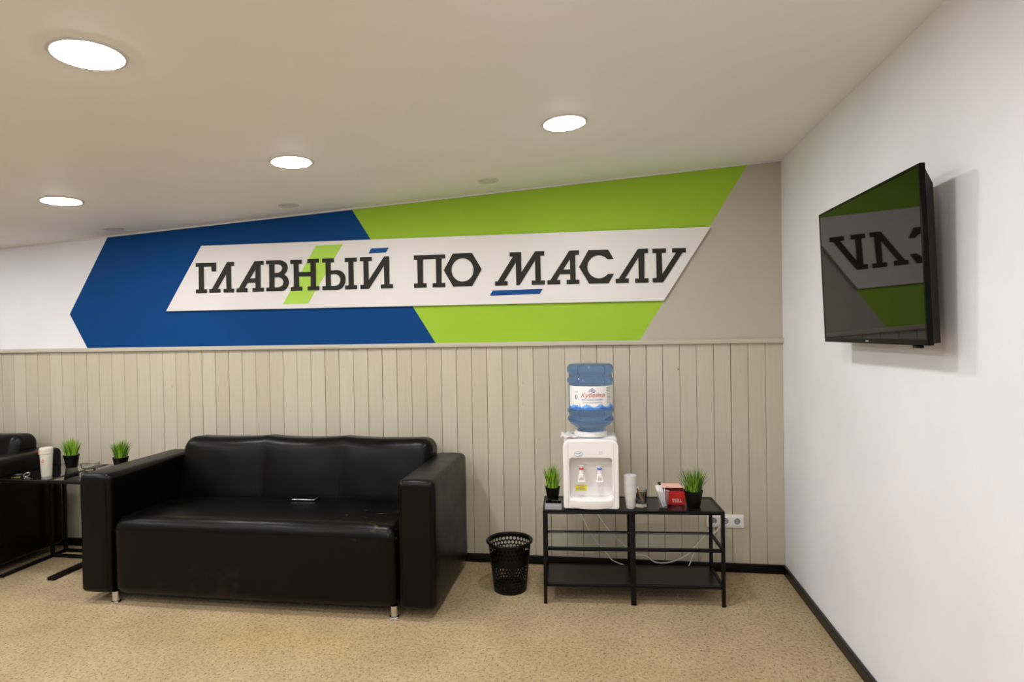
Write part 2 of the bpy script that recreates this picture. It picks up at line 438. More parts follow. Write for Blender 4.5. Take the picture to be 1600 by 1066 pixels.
# sign outlines in millimetres: x, z on the wall plane
GLYPHS = [
 ("letter", [[(-3972,2068),(-3815,2066),(-3817,2004),(-3851,2005),(-3851,2040),(-3911,2040),(-3913,1879),(-3891,1880),(-3891,1853),(-3976,1852),(-3976,1880),(-3952,1879),(-3950,2041),(-3973,2041)]]),
 ("letter", [[(-3728,2068),(-3677,2067),(-3676,2040),(-3701,2040),(-3702,1878),(-3680,1878),(-3682,1851),(-3761,1852),(-3761,1878),(-3738,1878),(-3739,1984),(-3808,1879),(-3786,1879),(-3786,1853),(-3872,1853),(-3871,1879),(-3851,1879)]]),
 ("letter", [[(-3519,2066),(-3452,2066),(-3453,2039),(-3476,2039),(-3478,1879),(-3453,1879),(-3454,1852),(-3539,1852),(-3539,1878),(-3515,1879),(-3515,1915),(-3576,1916),(-3599,1879),(-3578,1879),(-3578,1851),(-3662,1851),(-3662,1878),(-3644,1879)],[(-3513,2009),(-3515,1946),(-3557,1946)]]),
 ("letter", [[(-3433,2067),(-3329,2067),(-3304,2061),(-3284,2048),(-3273,2028),(-3271,2008),(-3278,1988),(-3297,1965),(-3279,1951),(-3268,1931),(-3264,1908),(-3271,1884),(-3288,1863),(-3311,1851),(-3435,1852),(-3434,1878),(-3411,1879),(-3410,2040),(-3433,2041)],[(-3370,2039),(-3337,2038),(-3320,2030),(-3310,2011),(-3321,1990),(-3339,1980),(-3371,1979)],[(-3372,1948),(-3337,1948),(-3314,1937),(-3303,1913),(-3313,1890),(-3339,1878),(-3374,1878)]]),
 ("letter", [[(-3250,2067),(-3165,2066),(-3165,2038),(-3190,2038),(-3189,1979),(-3102,1978),(-3101,2039),(-3125,2039),(-3124,2067),(-3039,2067),(-3038,2040),(-3062,2040),(-3064,1877),(-3039,1878),(-3040,1849),(-3126,1850),(-3125,1877),(-3102,1878),(-3101,1947),(-3189,1948),(-3188,1878),(-3166,1878),(-3165,1850),(-3252,1849),(-3251,1876),(-3227,1877),(-3227,2038),(-3251,2038)]]),
 ("letter", [[(-3015,2067),(-2929,2066),(-2930,2038),(-2954,2038),(-2954,1984),(-2903,1984),(-2887,1981),(-2871,1973),(-2856,1956),(-2848,1939),(-2847,1919),(-2849,1899),(-2857,1880),(-2871,1862),(-2890,1852),(-2911,1848),(-3018,1849),(-3017,1877),(-2992,1877),(-2991,2039),(-3016,2039)],[(-2955,1957),(-2919,1957),(-2906,1952),(-2893,1943),(-2886,1929),(-2884,1915),(-2888,1899),(-2896,1888),(-2908,1880),(-2921,1877),(-2955,1877)]]),
 ("letter", [[(-2849,2067),(-2764,2066),(-2764,2038),(-2788,2038),(-2789,1877),(-2765,1877),(-2765,1850),(-2851,1849),(-2851,1877),(-2826,1877),(-2825,2038),(-2850,2038)]]),
 ("letter", [[(-2741,2066),(-2656,2066),(-2656,2039),(-2681,2038),(-2680,1909),(-2568,2066),(-2532,2066),(-2534,1877),(-2509,1877),(-2510,1849),(-2596,1849),(-2595,1876),(-2570,1877),(-2571,2003),(-2680,1849),(-2741,1849),(-2741,1877),(-2717,1877),(-2717,2039),(-2742,2039)]]),
 ("accent_mark", [[(-2659,2124),(-2535,2124),(-2555,2094),(-2678,2090)]]),
 ("green_stripe", [[(-3059,2159),(-2865,2162),(-3126,1761),(-3313,1759)]]),
 ("letter", [[(-2359,2065),(-2142,2065),(-2142,2038),(-2167,2038),(-2170,1875),(-2145,1875),(-2145,1846),(-2232,1847),(-2231,1874),(-2206,1874),(-2206,2037),(-2296,2036),(-2298,1876),(-2273,1876),(-2274,1847),(-2360,1847),(-2361,1876),(-2335,1876),(-2335,2036),(-2359,2037)]]),
 ("letter", [[(-2089,2068),(-1958,2068),(-1894,1957),(-1961,1848),(-2090,1848),(-2153,1959)],[(-1949,1955),(-1951,1940),(-1955,1925),(-1962,1912),(-1972,1901),(-1984,1891),(-1997,1885),(-2011,1881),(-2026,1880),(-2040,1881),(-2054,1886),(-2067,1894),(-2079,1904),(-2088,1916),(-2095,1930),(-2099,1944),(-2100,1959),(-2098,1975),(-2094,1989),(-2086,2002),(-2077,2014),(-2065,2023),(-2052,2030),(-2038,2034),(-2023,2035),(-2008,2033),(-1994,2028),(-1981,2020),(-1970,2010),(-1961,1998),(-1954,1984),(-1950,1970)]]),
 ("letter", [[(-1705,2063),(-1628,2062),(-1629,1930),(-1537,2063),(-1476,2063),(-1477,2033),(-1502,2033),(-1501,1872),(-1476,1872),(-1476,1845),(-1562,1845),(-1562,1873),(-1537,1873),(-1538,2003),(-1642,1846),(-1664,1845),(-1665,1995),(-1744,1875),(-1721,1874),(-1721,1846),(-1806,1846),(-1806,1874),(-1788,1874),(-1683,2035),(-1705,2034)]]),
 ("letter", [[(-1313,2060),(-1250,2060),(-1250,2031),(-1275,2031),(-1275,1870),(-1251,1870),(-1251,1843),(-1334,1843),(-1333,1871),(-1309,1871),(-1310,1908),(-1376,1909),(-1397,1872),(-1375,1872),(-1375,1844),(-1459,1844),(-1459,1872),(-1440,1872)],[(-1310,2005),(-1310,1938),(-1355,1938)]]),
 ("underline", [[(-1823,1814),(-1491,1817),(-1511,1785),(-1842,1782)]]),
 ("letter", [[(-1252,1952),(-1190,2059),(-1064,2057),(-1031,1996),(-1069,1995),(-1081,2007),(-1095,2015),(-1110,2021),(-1127,2023),(-1143,2021),(-1158,2016),(-1172,2007),(-1183,1995),(-1192,1981),(-1197,1966),(-1199,1949),(-1197,1933),(-1191,1917),(-1183,1903),(-1171,1891),(-1157,1882),(-1142,1877),(-1125,1874),(-1109,1876),(-1094,1881),(-1080,1890),(-1068,1901),(-1030,1900),(-1064,1841),(-1189,1842)]]),
 ("letter", [[(-877,2055),(-813,2055),(-814,2026),(-837,2026),(-839,1866),(-813,1866),(-813,1838),(-897,1839),(-897,1866),(-874,1866),(-875,2001),(-960,1869),(-936,1869),(-937,1840),(-1020,1840),(-1020,1868),(-1000,1869)]]),
 ("letter", [[(-787,2053),(-703,2052),(-704,2024),(-729,2024),(-727,1890),(-641,2023),(-665,2024),(-665,2051),(-581,2050),(-581,2022),(-601,2022),(-723,1837),(-787,1838),(-788,1866),(-763,1867),(-764,2024),(-787,2025)]]),
]
# ---------------------------------------------------------------- ceiling lights
def make_light():
    t = empty('ceiling_light', (0,0,0), '', 'ceiling light')
    bm = bmesh.new(); lathe(bm, [(0.092, 0.002), (0.092, -0.003), (0.098, -0.006), (0.107, -0.004), (0.110, 0.002)], closed=True, seg=64)
    finish('frame', bm, MAT['lamp_rim'], t)
    bm = bmesh.new(); lathe(bm, [(0, -0.0105), (0.05, -0.010), (0.080, -0.0085), (0.0925, -0.0045), (0.0925, 0.001), (0, 0.001)], seg=64)
    finish('diffuser', bm, MAT['diffuser'], t)
    t.rotation_euler = (0, -math.atan(SL), 0)
    return t
L0 = make_light()
spots = [(-1.27, -1.14, 'round lit downlight on the right, above the water cooler'),
         (-2.655, -1.085, 'round lit downlight in the middle of the ceiling, above the sofa'),
         (-4.147, -0.925, 'round lit downlight furthest left near the back wall'),
         (-2.676, -2.285, 'largest round lit downlight, at top left nearest the viewer'),
         (-1.30, -2.345, 'round lit downlight at the top edge of the view'),
         (-4.15, -2.25, None), (-5.55, -1.0, None), (-5.55, -2.25, None),
         (-1.30, -3.55, None), (-2.68, -3.5, None), (-4.15, -3.5, None), (-5.55, -3.5, None),
         (-1.30, -4.8, None), (-2.68, -4.8, None), (-4.15, -4.8, None), (-5.55, -4.8, None)]
for i, (x, y, lb) in enumerate(spots):
    o = L0 if i == 0 else copy_tree(L0)
    o.location = (x, y, cz(x)); o['label'] = lb or 'round lit downlight behind the viewer or left of the view'
    o['group'] = 'round lit downlights' if lb else 'downlights out of view'
def make_spot():
    t = empty('spotlight', (0,0,0), '', 'spotlight')
    bm = bmesh.new(); lathe(bm, [(0.046, 0.002), (0.046, -0.003), (0.052, -0.005), (0.064, -0.003), (0.067, 0.002)], closed=True, seg=48)
    finish('frame', bm, MAT['lamp_rim'], t)
    bm = bmesh.new(); lathe(bm, [(0, -0.002), (0.03, -0.003), (0.046, -0.006), (0.0475, 0.001), (0, 0.001)], seg=48)
    finish('lens', bm, MAT['spot_inner'], t)
    t.rotation_euler = (0, -math.atan(SL), 0); return t
S0 = make_spot()
for i, (x, y, lb) in enumerate([(-1.79, -0.30, 'small unlit round spotlight above the green wall field'),
                                (-3.125, -0.268, 'small unlit round spotlight above the blue wall field, middle of the row'),
                                (-4.477, -0.19, 'small unlit round spotlight at the left end of the row, by the white wall field')]):
    o = S0 if i == 0 else copy_tree(S0)
    o.location = (x, y, cz(x)); o['label'] = lb; o['group'] = 'small unlit spotlights along the back wall'

# ---------------------------------------------------------------- lettered sign
SX, SZ = -2.3, 1.726
sign = empty('wall_sign', (SX, -0.001, SZ), 'long white slanted sign board reading ГЛАВНЫЙ ПО МАСЛУ in charcoal letters', 'sign')
me = flat_mesh([[(-4.219-SX, 1.730-SZ), (-0.719-SX, 1.722-SZ), (-0.427-SX, 2.177-SZ), (-3.929-SX, 2.190-SZ)]], 0.010)
me.transform(Matrix.Translation((0, -0.010, 0)))
link('board', me, MAT['sign_board'], sign, smooth=False)
for nm, loops in GLYPHS:
    L = [[(a/1000-SX, b/1000-SZ) for a, b in l] for l in loops]
    if nm == 'green_stripe': mt, h, y = MAT['sign_green'], 0.0010, -0.0210
    elif nm in ('accent_mark', 'underline'): mt, h, y = MAT['sign_blue'], 0.0015, -0.0228
    else: mt, h, y = MAT['sign_letter'], 0.0015, -0.0232
    me = flat_mesh(L, h); me.transform(Matrix.Translation((0, y, 0)))
    o = link(nm, me, mt, sign, smooth=False)
    if nm == 'green_stripe': o['label'] = 'slanted green stripe behind the letter Н'
    elif nm == 'underline': o['label'] = 'blue bar below the letter М'
    elif nm == 'accent_mark': o['label'] = 'blue bar above the letter Й'

# ---------------------------------------------------------------- sofas
def make_sofa():
    t = empty('sofa', (0,0,0), '', 'sofa')
    for s in (-1, 1):
        bm = bmesh.new()
        xa, xb = (-1.067, -0.865) if s < 0 else (0.858, 1.064)
        def fa(v):
            # slightly pillowed top and soft sides
            k = max(0, (v.z-0.6)/0.16)
            u = (v.x-(xa+xb)/2)/0.1
            v.z += 0.006*(1-min(1, u*u))*k
            v.y += 0.004*mnoise.noise(Vector((v.x*4, v.z*5, s)))
            v.x += 0.004*mnoise.noise(Vector((v.y*4, v.z*4, s+3)))
            return v
        rbox(bm, (xa, -0.782, 0.06), (xb, 0.0, 0.752), 0.034, 6, 0.05, fa)
        a = finish('armrest', bm, MAT['leather'], t, ang=60)
        for xx in (xa+0.022, xb-0.022):
            bm = bmesh.new(); tube(bm, [(xx, -0.7805, 0.11), (xx, -0.7805, 0.71)], 0.0012, 6)
            finish('seam', bm, MAT['seam'], a)
    bm = bmesh.new()
    def fs(v):
        u = v.x/0.86
        if v.z > 0.3:
            e = 0.012*(1-abs(u)**6)
            v.z += e*min(1, (v.z-0.3)/0.2) - 0.02*max(0, (v.y+0.6))/0.4*(1 if v.z > 0.4 else 0)
            v.z += 0.004*mnoise.noise(Vector((v.x*3, v.y*4, 0.4)))
        if v.y < -0.7:
            v.y -= 0.012*(1-abs(u)**4)*(0.5+v.z)
            v.y += 0.004*mnoise.noise(Vector((v.x*3, v.z*4, 2.2)))
        return v
    rbox(bm, (-0.864, -0.782, 0.052), (0.857, -0.1, 0.499), 0.066, 9, 0.04, fs)
    seat = finish('seat', bm, MAT['leather_seat'], t, ang=60)
    bm = bmesh.new()
    pts = []
    for i in range(41):
        x = -0.835 + 1.67*i/40; u = x/0.86
        pts.append((x, -0.7835-0.012*(1-abs(u)**4)*0.96+0.004*mnoise.noise(Vector((x*3, 0.446*4, 2.2))), 0.446-0.012*abs(u)**6))
    tube(bm, pts, 0.0016, 6)
    finish('seam', bm, MAT['seam'], seat)
    # backrest with three padded fields
    SE = [-0.857, -0.245, 0.281, 0.878]
    bm = bmesh.new()
    def fb(v):
        x = v.x
        for a, b in zip(SE, SE[1:]):
            if a-0.02 <= x <= b+0.02:
                q = min(1, max(0, (x-a)/(b-a))); s = (math.sin(PI*q))**0.6 if 0 < q < 1 else 0
        front = max(0, min(1, (-v.y-0.02)/0.2))
        hz = max(0, min(1, (v.z-0.35)/0.4))
        y0 = v.y
        v.y -= front*(0.026*s*math.sin(PI*min(1, max(0, (v.z-0.40)/0.50)))**0.6)
        v.y += front*0.07*max(0, v.z-0.5)/0.35
        if v.z > 0.6: v.z += 0.016-0.012*s - 0.010*(1-front)
        v.y += front*0.004*mnoise.noise(Vector((x*6, v.z*7, 1)))
        # rounded shoulders
        for e, amt in ((SE[0], 0.04), (SE[3], 0.02)):
            dd = abs(x-e)
            if dd < 0.11 and v.z > 0.6: v.z -= amt*(1-dd/0.11)**2
        return v
    rbox(bm, (SE[0], -0.245, 0.30), (SE[3], 0.0, 0.862), 0.06, 7, 0.03, fb)
    back = finish('backrest', bm, MAT['leather'], t, ang=60)
    for x in SE[1:3]:
        bm = bmesh.new(); pp = []
        for i in range(22):
            z = 0.48 + 0.325*i/21
            pp.append((x, -0.2462+0.07*max(0, z-0.5)/0.35+0.004*mnoise.noise(Vector((x*6, z*7, 1))), z))
        tube(bm, pp, 0.0014, 6)
        finish('seam', bm, MAT['seam'], back)
    for x, y in ((-0.87, -0.74), (0.82, -0.74), (-0.87, -0.06), (0.82, -0.06)):
        bm = bmesh.new()
        lathe(bm, [(0, 0.0), (0.026, 0.0), (0.028, 0.004), (0.026, 0.009), (0.020, 0.012), (0.020, 0.066), (0, 0.066)], (x, y, 0), 32)
        finish('foot', bm, MAT['chrome'], t)
    return t
sofa = make_sofa()
sofa.location = (-3.065, -0.10, 0)
tag(sofa, 'large black leather sofa with three padded back sections and chrome feet, fully in view', 'sofa', 'black leather sofas along the back wall')
sofa2 = copy_tree(sofa)
sofa2.location = (-3.065-3.01, -0.10, 0)
sofa2['label'] = 'black leather sofa cut off at the left edge, behind the side tables'

# silver-edged device on the seat
ph = empty('smartphone', (-2.985, -0.385, 0.4995), 'slim silver-edged phone lying flat on the sofa seat against the backrest', 'phone', rz=0.02)
bm = bmesh.new(); box(bm, -0.076, 0.076, -0.034, 0.034, 0, 0.0085, 0.003, 3)
finish('case', bm, varied('silver_case', (190, 190, 192), 0.25, 0.05, 30, metal=0.9), ph)
bm = bmesh.new(); box(bm, -0.072, 0.072, -0.030, 0.030, 0.0083, 0.0091, 0.0003, 1)
finish('screen', bm, MAT['tv_plastic'], ph)
bm = bmesh.new(); lathe(bm, [(0, 0), (0.003, 0), (0.003, 0.0012), (0, 0.0012)], (0, 0, 0), 16)
bmesh.ops.transform(bm, matrix=Matrix.Translation((0.062, -0.0345, 0.0045)) @ Matrix.Rotation(PI/2, 4, 'X'), verts=bm.verts)
finish('button', bm, MAT['chrome'], ph)

# ---------------------------------------------------------------- side tables on the left
ST = 0.64
def side_table(x0, x1, y0, y1, label, inner):
    t = empty('side_table', ((x0+x1)/2, (y0+y1)/2, 0), label, 'side table', 'black steel and glass side tables')
    w, d = (x1-x0)/2, (y1-y0)/2; q = 0.020
    def part(nm, *a, mt=MAT['black_metal'], bev=0.0015):
        bm = bmesh.new(); box(bm, *a, bev, 1); return finish(nm, bm, mt, t)
    part('top_rail', -w, w, -d, -d+q, ST-q, ST); part('top_rail', -w, w, d-q, d, ST-q, ST)
    part('top_rail', -w, -w+q, -d+q, d-q, ST-q, ST); part('top_rail', w-q, w, -d+q, d-q, ST-q, ST)
    part('glass_top', -w+q-0.004, w-q+0.004, -d+q-0.004, d-q+0.004, ST-0.0035, ST+0.0025, mt=MAT['table_glass'], bev=0.001)
    part('leg', -w, -w+q, d-q, d, 0, ST-q); part('leg', w-q, w, d-q, d, 0, ST-q)
    part('floor_runner', -w, -w+q, -d, d-q, 0.003, 0.003+q); part('floor_runner', w-q, w, -d, d-q, 0.003, 0.003+q)
    part('stretcher', -w+q, w-q, d-q, d, 0.003, 0.003+q)
    if inner:
        part('leg', -w, -w+q, d-0.105-q, d-0.105, 0.003+q, ST-q)
        part('stretcher', -w+q, w-q, d-0.105-q, d-0.105, 0.003, 0.003+q)
    for sx in (-1, 1):
        bm = bmesh.new(); lathe(bm, [(0, 0), (0.009, 0), (0.009, 0.004), (0, 0.004)], (sx*(w-0.01), -d+0.02, 0), 16)
        finish('glide', bm, MAT['black_plastic'], t)
    return t
side_table(-4.985, -4.612, -0.615, -0.125, 'black steel side table with glass top holding the cream tumbler and keys', True)
side_table(-4.606, -4.235, -0.615, -0.125, 'black steel side table with glass top beside the sofa, holding the glass bowl', False)

# ---------------------------------------------------------------- potted grass
def potted_grass(name, loc, label, r=0.047, h=0.088, gh=0.135, seed=1, bright=0.5, spread=0.055):
    t = empty(name, loc, label, 'plant', 'potted artificial grass plants'); rd = random.Random(seed)
    bm = bmesh.new()
    lathe(bm, [(0, 0), (r*0.70, 0), (r*0.72, 0.003), (r*0.97, h-0.012), (r*1.0, h-0.011), (r*1.02, h), (r*0.95, h), (r*0.93, h-0.014), (r*0.7, h-0.02), (0, h-0.02)], seg=40)
    finish('pot', bm, MAT['black_plastic'], t)
    bm = bmesh.new(); lathe(bm, [(r*0.92, h-0.018), (r*0.5, h-0.012), (0, h-0.010)], seg=24); finish('soil', bm, MAT['soil'], t)
    bm = bmesh.new()
    for i in range(170):
        a = rd.uniform(0, 2*PI); rr = r*0.75*math.sqrt(rd.random())
        ln = gh*rd.uniform(0.66, 1.0)*(1.05-0.18*rr/r); out = (rr/r)**1.0*spread*rd.uniform(0.6, 1.35)+rd.uniform(0, 0.008)
        bend = rd.uniform(-0.5, 0.5); wd = rd.uniform(0.0020, 0.0036)
        p0 = Vector((rr*math.cos(a), rr*math.sin(a), h-0.02)); d = Vector((math.cos(a+bend), math.sin(a+bend), 0))
        sd = Vector((-math.sin(a+rd.uniform(-1, 1)), math.cos(a), 0)).normalized()
        prev = None; mi = 0 if rd.random() < bright else 1
        for k_ in range(6):
            u = k_/5; c = p0 + d*(out*u**1.6) + Vector((0, 0, ln*(u-0.10*u*u*out/spread)))
            ww = wd*(1-u**1.8)+0.00015
            l, r2, mdl = bm.verts.new(c-sd*ww), bm.verts.new(c+sd*ww), bm.verts.new(c+d*ww*0.6)
            if prev:
                for q in ((prev[0], prev[2], mdl, l), (prev[2], prev[1], r2, mdl)):
                    f = bm.faces.new(q); f.material_index = mi
            prev = (l, r2, mdl)
    finish('foliage', bm, [MAT['grass'], MAT['grass_dark']], t, smooth=False)
    return t
potted_grass('potted_grass', (-4.795, -0.25, ST+0.0025), 'small bright green grass plant in black pot on the side table behind the cream tumbler', seed=1, bright=0.85, gh=0.155, spread=0.045)
potted_grass('potted_grass', (-4.365, -0.30, ST+0.0025), 'small grass plant in black pot on the side table, partly behind the sofa arm', seed=2, bright=0.55, gh=0.155, spread=0.05)
potted_grass('potted_grass', (-1.413, -0.405, 0.5305), 'small grass plant in black pot at the left of the water cooler', seed=3, bright=0.6, r=0.043, gh=0.165, spread=0.035)
potted_grass('potted_grass', (-0.612, -0.435, 0.5305), 'grass plant in black pot at the right end of the low table, by the red box', seed=4, bright=0.4, r=0.052, h=0.093, gh=0.165, spread=0.066)

# tumbler, glass bowl and keys
t = empty('travel_tumbler', (-4.722, -0.512, ST+0.0025), 'cream travel tumbler with an orange tag, standing on the left side table', 'tumbler')
bm = bmesh.new(); lathe(bm, [(0, 0), (0.027, 0), (0.029, 0.004), (0.0355, 0.148), (0, 0.148)], seg=48); finish('body', bm, MAT['mug'], t)
bm = bmesh.new(); lathe(bm, [(0.0358, 0.1485), (0.0368, 0.151), (0.0372, 0.160), (0.0366, 0.162), (0.0376, 0.166), (0.0378, 0.182), (0.036, 0.188), (0.028, 0.190), (0, 0.189)], seg=48); finish('lid', bm, MAT['mug'], t)
bm = bmesh.new(); box(bm, -0.009, 0.009, -0.003, 0.003, 0, 0.030, 0.002, 2)
bmesh.ops.transform(bm, matrix=Matrix.Translation((-0.035, -0.018, 0.146)) @ Matrix.Rotation(-0.9, 4, 'Z'), verts=bm.verts)
finish('tag', bm, MAT['orange'], t)
bm = bmesh.new()
me = flat_mesh([[(-0.020, 0), (-0.006, 0.006), (0, 0.014), (0.006, 0.006), (0.020, 0), (0.006, -0.006), (0, -0.013), (-0.006, -0.006)], [(-0.008, 0), (0, 0.004), (0.008, 0), (0, -0.004)]], 0.0004)
for v in me.vertices:
    zz = v.co.z+0.105; r0 = 0.0290+0.0065*(zz/0.148); a = v.co.x/0.034-PI/2+0.22; rr = r0+0.0003-v.co.y
    v.co = (rr*math.cos(a), rr*math.sin(a), zz)
link('emblem', me, MAT['orange'], t)
t = empty('glass_bowl', (-4.585, -0.315, ST+0.0025), 'clear low glass bowl on the side table between the two grass pots', 'bowl')
bm = bmesh.new()
lathe(bm, [(0, 0), (0.030, 0), (0.032, 0.008), (0.048, 0.014), (0.053, 0.022), (0.0545, 0.050), (0.0530, 0.0505), (0.0512, 0.0235), (0.046, 0.0165), (0.030, 0.0115), (0, 0.010)], seg=40)
finish('bowl', bm, MAT['glass'], t)
t = empty('car_key', (-4.885, -0.535, ST+0.0025), 'black car key with a silver ring lying on the left side table', 'key', rz=0.25)
bm = bmesh.new(); rbox(bm, (-0.048, -0.018, 0.0), (0.012, 0.018, 0.016), 0.007, 4, 0.02); finish('key_fob', bm, MAT['tv_plastic'], t)
bm = bmesh.new()
for i in range(3):
    box(bm, -0.036+0.014*i, -0.028+0.014*i, -0.006, 0.002, 0.0155, 0.0168, 0.0004, 1)
finish('button', bm, MAT['grey_plastic'], t)
bm = bmesh.new()
tube(bm, [(0.030+0.017*math.cos(a*PI/12), 0.017*math.sin(a*PI/12), 0.012+0.010*math.sin(a*PI/12)) for a in range(25)], 0.0016, 6); finish('ring', bm, MAT['chrome'], t)
bm = bmesh.new(); box(bm, -0.050, 0.008, -0.026, -0.020, 0, 0.003, 0.001, 1); finish('blade', bm, mat('brass', (190, 170, 90), 0.3, 1.0), t)

# ---------------------------------------------------------------- low table
RT = math.atan2(0.063, 0.996)
tb = empty('console_table', (-1.456, -0.586, 0), 'low black metal shelf table carrying the water cooler', 'table', rz=RT)
def tpart(nm, *a, mt=MAT['black_metal'], bev=0.0012):
    bm = bmesh.new(); box(bm, *a, bev, 1); return finish(nm, bm, mt, tb)
W, D, H, Q = 1.0, 0.30, 0.53, 0.019
for x, lw in ((0, Q), (W/2-0.014, 0.028), (W-Q, Q)):
    for y in (0, D-Q):
        sh = 0.012 if (y > 0 and lw > Q) else 0.0
        tpart('leg', x+sh, x+lw+sh, y, y+Q, 0, H-0.02)
for z in (H-0.02,):
    tpart('top_rail', 0, W, 0, Q, z, H); tpart('top_rail', 0, W, D-Q, D, z, H)
    tpart('top_rail', 0, Q, Q, D-Q, z, H); tpart('top_rail', W-Q, W, Q, D-Q, z, H)
tpart('table_top', Q, W-Q, Q, D-Q, H-0.014, H-0.002, mt=MAT['black_wood'], bev=0.0005)
for (a, b) in ((Q, W/2+0.001), (W/2+0.001, W-Q)):
    for y in (0.001, D-Q+0.001): tpart('shelf_rail', a, b, y, y+Q-0.002, 0.302, 0.320); tpart('shelf_rail', a, b, y, y+Q-0.002, 0.098, 0.114)
for x in (0.001, W-Q+0.001):
    for z in (0.302, 0.098): tpart('shelf_rail', x, x+Q-0.002, Q, D-Q, z, z+0.018)
tpart('glass_shelf', Q+0.001, W-Q-0.001, Q+0.001, D-Q-0.001, 0.311, 0.316, mt=MAT['table_glass'])
tpart('lower_shelf', Q+0.001, W-Q-0.001, Q+0.001, D-Q-0.001, 0.100, 0.113, mt=MAT['black_wood'])
def on_table(x, y): return (x, y, 0.5285)

# ---------------------------------------------------------------- water cooler
cx, cy = -1.184, -0.556
wc = empty('water_cooler', (cx, cy, 0.5305), 'white desktop water cooler with red and blue taps on the low table', 'water cooler', rz=0.03)
outer = rrect(-0.155, 0.155, 0.004, 0.392, 0.042, rb=0.012); hole = rrect(-0.119, 0.119, 0.062, 0.290, 0.018)
me = flat_mesh([outer, hole], 0.040, 0.006); me.transform(Matrix.Translation((0, 0.040, 0)))
link('front_panel', me, MAT['white_plastic'], wc, ang=30)
bm = bmesh.new(); rbox(bm, (-0.153, 0.074, 0.003), (0.153, 0.285, 0.400), 0.028, 5, 0.08); finish('body', bm, MAT['white_plastic'], wc, ang=50)
for x in (-0.13, 0.13):
    for y in (0.03, 0.25):
        bm = bmesh.new(); lathe(bm, [(0, -0.0005), (0.012, -0.0005), (0.012, 0.006), (0, 0.006)], (x, y, 0), 16)
        finish('rubber_foot', bm, MAT['black_plastic'], wc)
for x in (-0.127, 0.127):
    bm = bmesh.new(); tube(bm, [(x, -0.0002, 0.012), (x, -0.0002, 0.375)], 0.0006, 6); finish('seam', bm, MAT['grey_plastic'], wc)
# drip tray with bowed front
bm = bmesh.new(); NX = 24
def bow(x): return -0.022*(1-(x/0.118)**2)
rows = []
for i in range(NX+1):
    x = -0.118+0.236*i/NX; b = bow(x); lo = -0.001-0.0*b
    rows.append([bm.verts.new(p) for p in ((x, 0.070, 0.060), (x, b*0.5+0.004, 0.060), (x, b-0.002, 0.054), (x, b-0.003, 0.030), (x, b*0.8, 0.008+0.010*abs(x/0.118)**3), (x, b*0.3+0.01, 0.002+0.010*abs(x/0.118)**3), (x, 0.070, 0.002))])
for a, b in zip(rows, rows[1:]):
    for j in range(7): bm.faces.new((a[j], a[(j+1) % 7], b[(j+1) % 7], b[j]))
bm.faces.new(rows[0][::-1]); bm.faces.new(rows[-1])
tray = finish('drip_tray', bm, MAT['white_plastic'], wc, ang=40)
for x in (-0.055, 0.052):
    bm = bmesh.new(); box(bm, x-0.006, x+0.006, 0.006, 0.014, 0.0598, 0.0622, 0.001, 1)
    finish('clip', bm, varied('tan_clip', (206, 176, 130)), tray)
for x, mc in ((-0.053, 'tap_red'), (0.049, 'tap_blue')):
    bm = bmesh.new()
    box(bm, x-0.013, x+0.013, 0.022, 0.074, 0.190, 0.208, 0.004, 2)
    lathe(bm, [(0, 0.150), (0.010, 0.150), (0.0115, 0.156), (0.0115, 0.213), (0, 0.213)], (x, 0.030, 0), 28)
    lathe(bm, [(0, 0.146), (0.008, 0.146), (0.009, 0.160), (0, 0.160)], (x, 0.030, 0), 24)
    # pressing fork in front of the spout
    for s in (-1, 1):
        tube(bm, [(x+s*0.012, 0.022, 0.188), (x+s*0.0135, 0.014, 0.165), (x+s*0.018, 0.008, 0.149)], 0.0035, 8)
    box(bm, x-0.020, x+0.020, 0.004, 0.011, 0.143, 0.155, 0.003, 2)
    box(bm, x-0.0115, x+0.0115, 0.010, 0.030, 0.168, 0.190, 0.003, 2)
    tp = finish('tap', bm, MAT['white_plastic'], wc, ang=40); tp.location.z = 0.007
    bm = bmesh.new(); lathe(bm, [(0, 0.2135), (0.013, 0.2135), (0.013, 0.2215), (0, 0.2215)], (x, 0.030, 0), 28); finish('indicator_ring', bm, MAT[mc], tp)
    bm = bmesh.new(); lathe(bm, [(0, 0.222), (0.009, 0.222), (0.010, 0.232), (0.0165, 0.236), (0.0165, 0.240), (0, 0.240)], (x, 0.030, 0), 28); finish('lever', bm, MAT['white_plastic'], tp)
bm = bmesh.new(); box(bm, -0.0885, -0.0245, 0.0725, 0.0742, 0.088, 0.122)
st = finish('warning_sticker', bm, MAT['yellow'], wc, smooth=False)
bm = bmesh.new(); rd = random.Random(5)
for z, a, b in ((0.115, -0.078, -0.040), (0.106, -0.072, -0.042), (0.101, -0.084, -0.036), (0.095, -0.080, -0.034)):
    x = a
    while x < b:
        l = rd.uniform(0.003, 0.008); box(bm, x, min(b, x+l), 0.0719, 0.0727, z-0.0014, z+0.0014); x += l+0.0016
finish('print', bm, MAT['label_grey'], st, smooth=False)
